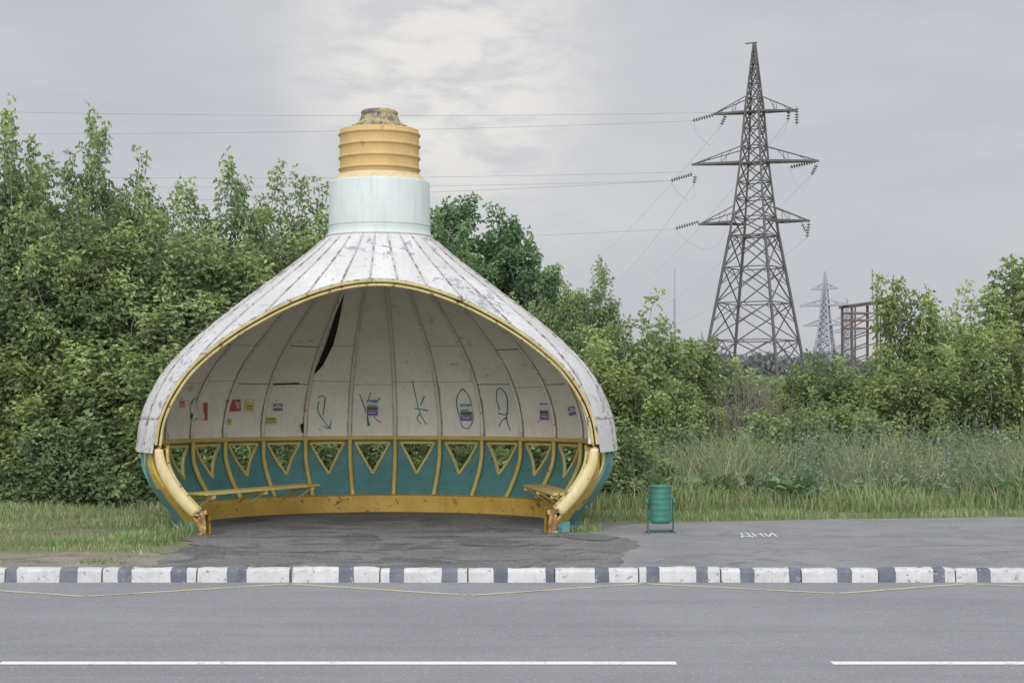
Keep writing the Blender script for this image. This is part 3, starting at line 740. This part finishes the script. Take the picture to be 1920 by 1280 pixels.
def make_tree(name,seed,H,Rad,base,npl,nper,leafL,mat,pl_len=1.6,pl_w=0.5,nodes=8,shoot=0.55):
    g=np.random.default_rng(seed)
    u=base+(1-base)*(np.arange(npl)+g.random(npl))/npl; u=np.clip(u,0.06,0.98)
    an=np.arange(npl)*2.39996+g.normal(0,0.5,npl)
    env=np.where(u<0.5,0.85+0.3*u,np.sqrt(np.clip(1-((u-0.5)/0.56)**2,0.02,1)))
    rr=Rad*env*g.uniform(0.45,1.0,npl)
    tip=np.stack([rr*np.cos(an),rr*np.sin(an),u*H*g.uniform(0.90,1.08,npl)],1)
    tip[:,2]=np.minimum(tip[:,2],H*g.uniform(0.78,1.0,npl)); tip[-1]=[g.normal(0,0.15),g.normal(0,0.15),H*0.98]
    ax=nrm(np.stack([np.cos(an)*0.35,np.sin(an)*0.35,np.ones(npl)],1)+g.normal(0,0.12,(npl,3)))
    PL=np.minimum(pl_len*g.uniform(0.7,1.3,npl),tip[:,2]*0.95); PW=pl_w*g.uniform(0.7,1.25,npl)*(0.6+0.4*PL/pl_len)
    ci=np.repeat(np.arange(npl),nper); nsh=len(ci)
    s=g.random(nsh)**0.8; az0=g.random(nsh)*2*math.pi
    side=np.stack([np.cos(az0),np.sin(az0),g.normal(0,0.15,nsh)],1)
    rad_=PW[ci]*(0.06+0.97*s)*np.sqrt(g.random(nsh))
    B=tip[ci]-ax[ci]*(s*PL[ci])[:,None]+side*rad_[:,None]; B[:,2]=np.maximum(B[:,2],0.04)
    Dr=nrm(side*(0.2+0.8*s)[:,None]+ax[ci]*0.8+g.normal(0,0.25,(nsh,3)))
    L=shoot*g.uniform(0.6,1.2,nsh)
    tt=np.linspace(0.1,1,nodes)[None,:]+g.normal(0,0.03,(nsh,nodes))
    pos=B[:,None]+Dr[:,None]*(L[:,None]*tt)[...,None]+np.array([0,0,-0.10])*((tt**2)*L[:,None])[...,None]
    ref=nrm(np.cross(Dr,g.normal(0,1,(nsh,3)))); r2=np.cross(Dr,ref)
    az=(np.arange(nodes)[None,:]*2.4+g.random((nsh,1))*6.28)
    ld=nrm(ref[:,None]*np.cos(az)[...,None]+r2[:,None]*np.sin(az)[...,None]+Dr[:,None]*0.5+np.array([0,0,-0.1]))
    pl=leafL*g.uniform(1.1,1.9,(nsh,nodes))*(1.1-0.5*tt)
    PP=[];AA=[];WW=[];CC=[]
    plc=g.normal(1,0.12,npl)[ci][:,None]*g.normal(1,0.12,(nsh,1))
    up_=np.array([0,0,1.0]); sidev=nrm(np.cross(ld,up_))
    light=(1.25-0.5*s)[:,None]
    for f,sd_ in ((0.4,1),(0.4,-1),(0.75,1),(0.75,-1),(1.0,0)):
        q=pos+ld*(pl*f)[...,None]+np.array([0,0,-1])*(pl*f*f*0.3)[...,None]
        a=nrm(ld*(0.55 if sd_ else 1.0)+sidev*sd_*0.75+np.array([0,0,-0.45])+g.normal(0,0.35,ld.shape))
        wv=nrm(np.cross(a,up_*0.6+g.normal(0,0.8,ld.shape)))
        ll=leafL*g.uniform(0.75,1.25,(nsh,nodes))*(1.0 if sd_ else 1.2)
        PP.append(q.reshape(-1,3)); AA.append((a*ll[...,None]).reshape(-1,3)); WW.append((wv*(ll*0.28)[...,None]).reshape(-1,3))
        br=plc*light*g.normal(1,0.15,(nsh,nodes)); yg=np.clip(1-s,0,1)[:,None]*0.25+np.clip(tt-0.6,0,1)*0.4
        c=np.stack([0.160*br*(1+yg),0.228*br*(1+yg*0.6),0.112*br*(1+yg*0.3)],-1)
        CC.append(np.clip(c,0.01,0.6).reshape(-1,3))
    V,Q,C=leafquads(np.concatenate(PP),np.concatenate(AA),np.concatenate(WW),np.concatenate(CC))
    segs=[]; tp=[np.array([0,0,-0.1])]
    for i in range(1,6): tp.append(np.array([g.normal(0,0.08)*H/6,g.normal(0,0.08)*H/6,H*0.85*i/5]))
    r0_=0.016*H
    for i in range(5): segs.append((tp[i],tp[i+1],r0_*(1-i/5.5),r0_*(1-(i+1)/5.5)))
    for k in range(npl):
        b0=tip[k]-ax[k]*PL[k]
        zz_=max(0.05,b0[2]-0.5*math.hypot(b0[0],b0[1])); f=min(4.99,max(0,(zz_/(H*0.85)*5))); i=int(f); s0=tp[i]*(1-(f-i))+tp[i+1]*(f-i)
        segs.append((s0,b0,0.035*H/6,0.022*H/6)); segs.append((b0,tip[k],0.022*H/6,0.005))
    for i in range(0,nsh,2): segs.append((B[i],B[i]+Dr[i]*L[i]*0.95,0.006,0.003))
    V2,Q2=tubes_np(segs); C2=np.tile(np.array([[0.1,0.09,0.07]]),(len(V2),1))
    sc=H/np.percentile(V[:,2],99.93); V=V*sc; V2=V2*sc
    mi=np.concatenate([np.zeros(len(Q)),np.ones(len(Q2))])
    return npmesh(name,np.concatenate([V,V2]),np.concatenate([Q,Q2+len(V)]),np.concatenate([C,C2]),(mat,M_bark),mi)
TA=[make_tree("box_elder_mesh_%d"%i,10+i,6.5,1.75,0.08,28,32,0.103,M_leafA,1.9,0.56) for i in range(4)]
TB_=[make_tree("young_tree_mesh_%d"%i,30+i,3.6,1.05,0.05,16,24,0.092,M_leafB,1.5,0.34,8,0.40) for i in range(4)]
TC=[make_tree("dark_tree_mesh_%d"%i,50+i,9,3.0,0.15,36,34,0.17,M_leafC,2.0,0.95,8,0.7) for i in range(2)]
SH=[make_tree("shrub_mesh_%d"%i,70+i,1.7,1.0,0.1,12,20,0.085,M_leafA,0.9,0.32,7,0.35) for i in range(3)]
HT={'A':(TA,6.5,"box_elder_tree"),'B':(TB_,3.6,"young_maple_tree"),'C':(TC,9.0,"elm_tree"),'S':(SH,1.7,"shrub")}
vr=random.Random(21); cnt={}
def plant(kind,px,Z,ytop,wide=1.0):
    ms,h,nm=HT[kind]; zt=CH+(HZ-ytop)*Z/F; s=(zt-G)/h
    k=cnt.get(kind,0); cnt[kind]=k+1
    o=bpy.data.objects.new(nm,ms[k%len(ms)]); COL.objects.link(o)
    o.location=((px-960)*Z/F,Z,G-0.02); o.rotation_euler=(0,0,vr.uniform(0,6.28)); sw=s*wide*vr.uniform(0.92,1.1)
    o.scale=(sw,sw,s)
for px,Z,y,wd in ((22,33.8,206,.55),(172,34.8,212,.48),(95,36,305,.8),(262,36,288,.6),(345,37,350,.7),(432,36,298,.62),(520,37,312,.62),(600,38,345,.75),(690,39,400,.8),(-60,34,250,.8)):
    plant('A',px,Z,y,wd)
for px,Z,y,wd in ((45,33.2,395,1.05),(130,33.4,365,.95),(215,33.3,430,1.1),(305,33.6,400,.95),(390,34,440,1.15),(475,34.2,400,.95),(560,34.4,440,1.1),(640,35,440,1.1),(-50,33,420,1.1),(740,36,520,1.1),(820,37,520,1.1)):
    plant('A',px,Z,y,wd)
for px in range(-40,420,50):
    plant('B',px+vr.uniform(-14,14),32.3+vr.uniform(-0.2,0.4),vr.uniform(560,730),1.25)
for px in range(-50,1180,48):
    plant('S',px+vr.uniform(-14,14),31.7+vr.uniform(-0.2,0.4),vr.uniform(760,845),1.1)
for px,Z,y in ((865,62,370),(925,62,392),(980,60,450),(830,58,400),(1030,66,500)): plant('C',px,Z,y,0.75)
for px,Z,y in ((1060,46,530),(1125,45,490),(1010,44,530),(950,42,560),(1090,41,610)): plant('A',px,Z,y,0.62)
for px,Z,y,wd in ((1170,37,600,1),(1212,38,548,.8),(1258,38,595,.9),(1300,40,632,1),(1345,41,665,1),(1395,42,705,1),(1440,41,708,1),(1490,42,678,1),(1530,41,662,1),(1575,42,668,.9),(1625,41,672,.85),(1692,38,516,.55),(1745,38,545,.65),(1806,38,533,.65),(1858,39,560,.8),(1908,40,476,.8),(1960,39,500,1),(1665,40,640,.7),
               (1130,36,640,1),(1200,35.5,700,1),(1255,36,720,1),(1320,36,720,1),(1380,36.5,760,1),(1430,36,770,1),(1480,36,765,1),(1540,36.2,725,1),(1600,36,735,1),(1665,36,700,1),(1725,36,640,.95),(1780,36.2,650,.95),(1840,36,630,1),(1900,36,610,1)):
    plant('B',px,Z,y,wd)
for px in range(1130,1990,52): plant('S',px+vr.uniform(-15,15),34.8+vr.uniform(-0.3,0.6),vr.uniform(765,835),1.1)
g=np.random.default_rng(12); segs=[]
for i in range(90):
    px=g.normal(1412,32); Z=35.6+g.uniform(-0.6,0.5); top=P(px,g.uniform(690,790),Z); b0=np.array([top.x+g.normal(0,0.15),Z,G])
    tp_=np.array(top); segs.append((b0,tp_,0.012,0.004))
    for k in range(3):
        f=g.uniform(0.45,0.9); q=b0+(tp_-b0)*f; segs.append((q,q+np.array([g.normal(0,0.2),g.normal(0,0.1),g.uniform(0.15,0.4)]),0.006,0.003))
V2,Q2=tubes_np(segs); COL.objects.link(bpy.data.objects.new("dry_shrub",npmesh("dry_shrub",V2,Q2,None,(M_bark,))))
g=np.random.default_rng(5)
def treeline(name,Z,x0,x1,hmin,hmax,col,n,ls):
    xs_=g.uniform(x0,x1,n); top=hmin+(hmax-hmin)*(0.5+0.25*np.sin(xs_*0.05)+0.15*np.sin(xs_*0.17+1)+0.1*np.sin(xs_*0.43)); z=top*np.sqrt(g.random(n))
    Pc=np.stack([xs_,Z+g.uniform(-8,8,n),z],1); A=nrm(g.normal(0,1,(n,3)))*ls; W=nrm(np.cross(A,g.normal(0,1,(n,3))))*ls*0.35
    c=np.array(col)[None]*g.normal(1,0.12,(n,1)); V,Q,C=leafquads(Pc,A,W,np.clip(c,0.01,1))
    me=npmesh(name,V,Q,C,(M_grass,)); o=bpy.data.objects.new(name,me); COL.objects.link(o)
treeline("distant_tree_belt",420,-120,260,10,15.5,(0.20,0.225,0.23),26000,1.6)  # bluish grey puts distance haze into the leaf colour
treeline("distant_tree_belt",110,-20,60,2.5,3.7,(0.17,0.24,0.12),26000,0.45)
# ------------------------------------------------------------------ grass
def grass(name,regions,seed):
    g=np.random.default_rng(seed); Vs=[];Qs=[];Cs=[];o=0
    for (x0,x1,y0,y1,dens,h0,h1,wd,mask,col) in regions:
        n=int((x1-x0)*(y1-y0)*dens); x=g.uniform(x0,x1,n); y=g.uniform(y0,y1,n)
        fld=0.5+0.25*np.sin(x*2.1+1.3*np.sin(y*1.7))+0.25*np.sin(y*2.9+1.1*np.sin(x*1.3)+2)
        keep=mask(x,y)&(g.random(n)<0.2+0.8*fld); x=x[keep];y=y[keep];fld=fld[keep]; n=len(x)
        h=g.uniform(h0,h1,n)*(0.5+0.75*fld); az=g.random(n)*6.28; ln=g.uniform(0.15,0.6,n)*h
        base=np.stack([x,y,np.full(n,G-0.005)],1); lean=np.stack([np.cos(az)*ln,np.sin(az)*ln,np.zeros(n)],1)
        az2=g.random(n)*6.28; wv=np.stack([np.cos(az2),np.sin(az2),np.zeros(n)],1)*(wd*g.uniform(0.6,1.3,n))[:,None]
        up=np.array([0,0,1.0])
        m=base+lean*0.35+up*(h*0.6)[:,None]; tp=base+lean+up*h[:,None]
        V=np.stack([base-wv,base+wv,m+wv*0.8,m-wv*0.8,tp+wv*0.1,tp-wv*0.1],1)
        q=np.arange(n)[:,None]*6
        Q=np.concatenate([q+np.array([[0,1,2,3]]),q+np.array([[3,2,4,5]])],0)
        br=g.normal(1,0.2,(n,1)); dry=(g.random((n,1))<0.18)
        c=np.where(dry,np.array([[0.34,0.31,0.19]]),np.array([col]))*br*(0.8+0.4*fld[:,None])
        Vs.append(V.reshape(-1,3));Qs.append(Q+o);Cs.append(np.repeat(np.clip(c,0.01,0.6),6,0)); o+=n*6
    me=npmesh(name,np.concatenate(Vs),np.concatenate(Qs),np.concatenate(Cs),(M_grass,))
    ob=bpy.data.objects.new(name,me); COL.objects.link(ob)
inb=lambda x,y:((x-CX)**2+(y-CY)**2)>3.12**2
pleft=lambda x,y:(x<-4.6-0.25*np.sin(y*2.0))&inb(x,y)
pback=lambda x,y:inb(x,y)&((x<1.15)|(y>26.3+0.28*np.minimum(x,9)*0.9+0.12*np.sin(x*5)))
gr=(0.21,0.265,0.13)
grass("grass",[(-11,-4.2,21.9,26,700,0.03,0.10,0.006,pleft,gr),(-11.5,-4.5,26,33,500,0.05,0.16,0.007,pleft,gr),
 (-11,-4.2,19.8,22,50,0.03,0.08,0.006,pleft,gr),
 (0.9,13,25.4,29.6,650,0.05,0.15,0.007,pback,(0.19,0.265,0.115)),
 (0.5,13.5,29,34,400,0.14,0.5,0.009,pback,(0.20,0.27,0.125)),
 (1.5,13.5,31.0,34.8,440,0.5,1.25,0.010,pback,(0.25,0.30,0.18)),
 (-5.5,1.6,29.8,32,300,0.1,0.4,0.009,inb,gr)],3)
regs=[]
for (x,y,r,h) in ((-5.0,23.4,0.5,0.16),(-4.85,22.9,0.35,0.12),(-4.75,24.5,0.3,0.2),(-4.62,24.5,0.18,0.28),(-4.9,20.4,0.3,0.06),(-4.3,19.8,0.25,0.07),(-6.0,22.8,0.4,0.12),(1.05,25.2,0.3,0.12),(-7.5,22.4,0.5,0.1)):
    regs.append((x-r,x+r,y-r,y+r,900,h*0.5,h,0.008,(lambda X,Y,x=x,y=y,r=r:((X-x)**2+(Y-y)**2<r*r)),(0.18,0.27,0.11)))
regs.append((-9,9,19.565,19.60,500,0.01,0.035,0.004,lambda X,Y:np.sin(X*3)+np.sin(X*7.3+1)>1.1,(0.18,0.23,0.10)))
grass("weed_tufts",regs,9)
g=np.random.default_rng(77)
Pp=[];Aa=[];Ww=[];Cc=[];segs=[]
for i in range(950):
    x=g.uniform(2.0,13.2); y=g.uniform(30.6,34.6); h=g.uniform(0.6,1.75)*(1 if y>32 else 0.7)
    if x<3.2 and g.random()<0.6: continue
    b0=np.array([x,y,G]); tip=b0+np.array([g.normal(0,0.15),g.normal(0,0.12),h]); segs.append((b0,tip,0.006,0.003))
    fl=g.random()<0.4 and x>5.0; fc=np.array([0.46,0.47,0.62])
    for k in range(26):
        f=g.uniform(0.15,1); p=b0+(tip-b0)*f; a=nrm(np.array([g.normal(),g.normal(),0.6])); L=0.15*(1.25-f)*g.uniform(0.6,1.3)
        Pp.append(p);Aa.append(a*L);Ww.append(nrm(np.cross(a,g.normal(0,1,3)))*L*0.16);Cc.append(np.array([0.23,0.30,0.18])*g.normal(1,0.15))
    if fl:
        for k in range(g.integers(1,5)):
            p=b0+(tip-b0)*g.uniform(0.6,1.02)+g.normal(0,0.07,3)
            for q in range(2):
                a=nrm(g.normal(0,1,3)); Pp.append(p);Aa.append(a*0.032);Ww.append(nrm(np.cross(a,g.normal(0,1,3)))*0.013);Cc.append(fc)
V,Q,C=leafquads(np.array(Pp),np.array(Aa),np.array(Ww),np.clip(np.array(Cc),0.01,0.7)); V2,Q2=tubes_np(segs)
me=npmesh("wildflowers",np.concatenate([V,V2]),np.concatenate([Q,Q2+len(V)]),np.concatenate([C,np.tile([[0.23,0.27,0.17]],(len(V2),1))]),(M_grass,))
COL.objects.link(bpy.data.objects.new("wildflowers",me))
Pp=[];Aa=[];Ww=[];Cc=[]
for i in range(120):
    if g.random()<0.3: cx,cy=g.uniform(-10.5,-5.3),g.uniform(31.0,32)
    else: cx,cy=g.uniform(1.3,5.5) if g.random()<0.6 else g.uniform(5,12.8),g.uniform(30.3,32.6)
    for k in range(14):
        an=g.random()*6.28; a=nrm(np.array([math.cos(an),math.sin(an),g.uniform(0.1,0.9)])); L=g.uniform(0.16,0.30)
        p=np.array([cx,cy,G+g.uniform(0.02,0.45)]); Pp.append(p+a*0.05);Aa.append(a*L);Ww.append(nrm(np.cross(a,np.array([0,0,1.0])+g.normal(0,0.3,3)))*L*0.33);Cc.append(np.array([0.16,0.24,0.115])*g.normal(1,0.18))
V,Q,C=leafquads(np.array(Pp),np.array(Aa),np.array(Ww),np.clip(np.array(Cc),0.01,0.7))
COL.objects.link(bpy.data.objects.new("burdock_plants",npmesh("burdock_plants",V,Q,C,(M_grass,))))
print("done")
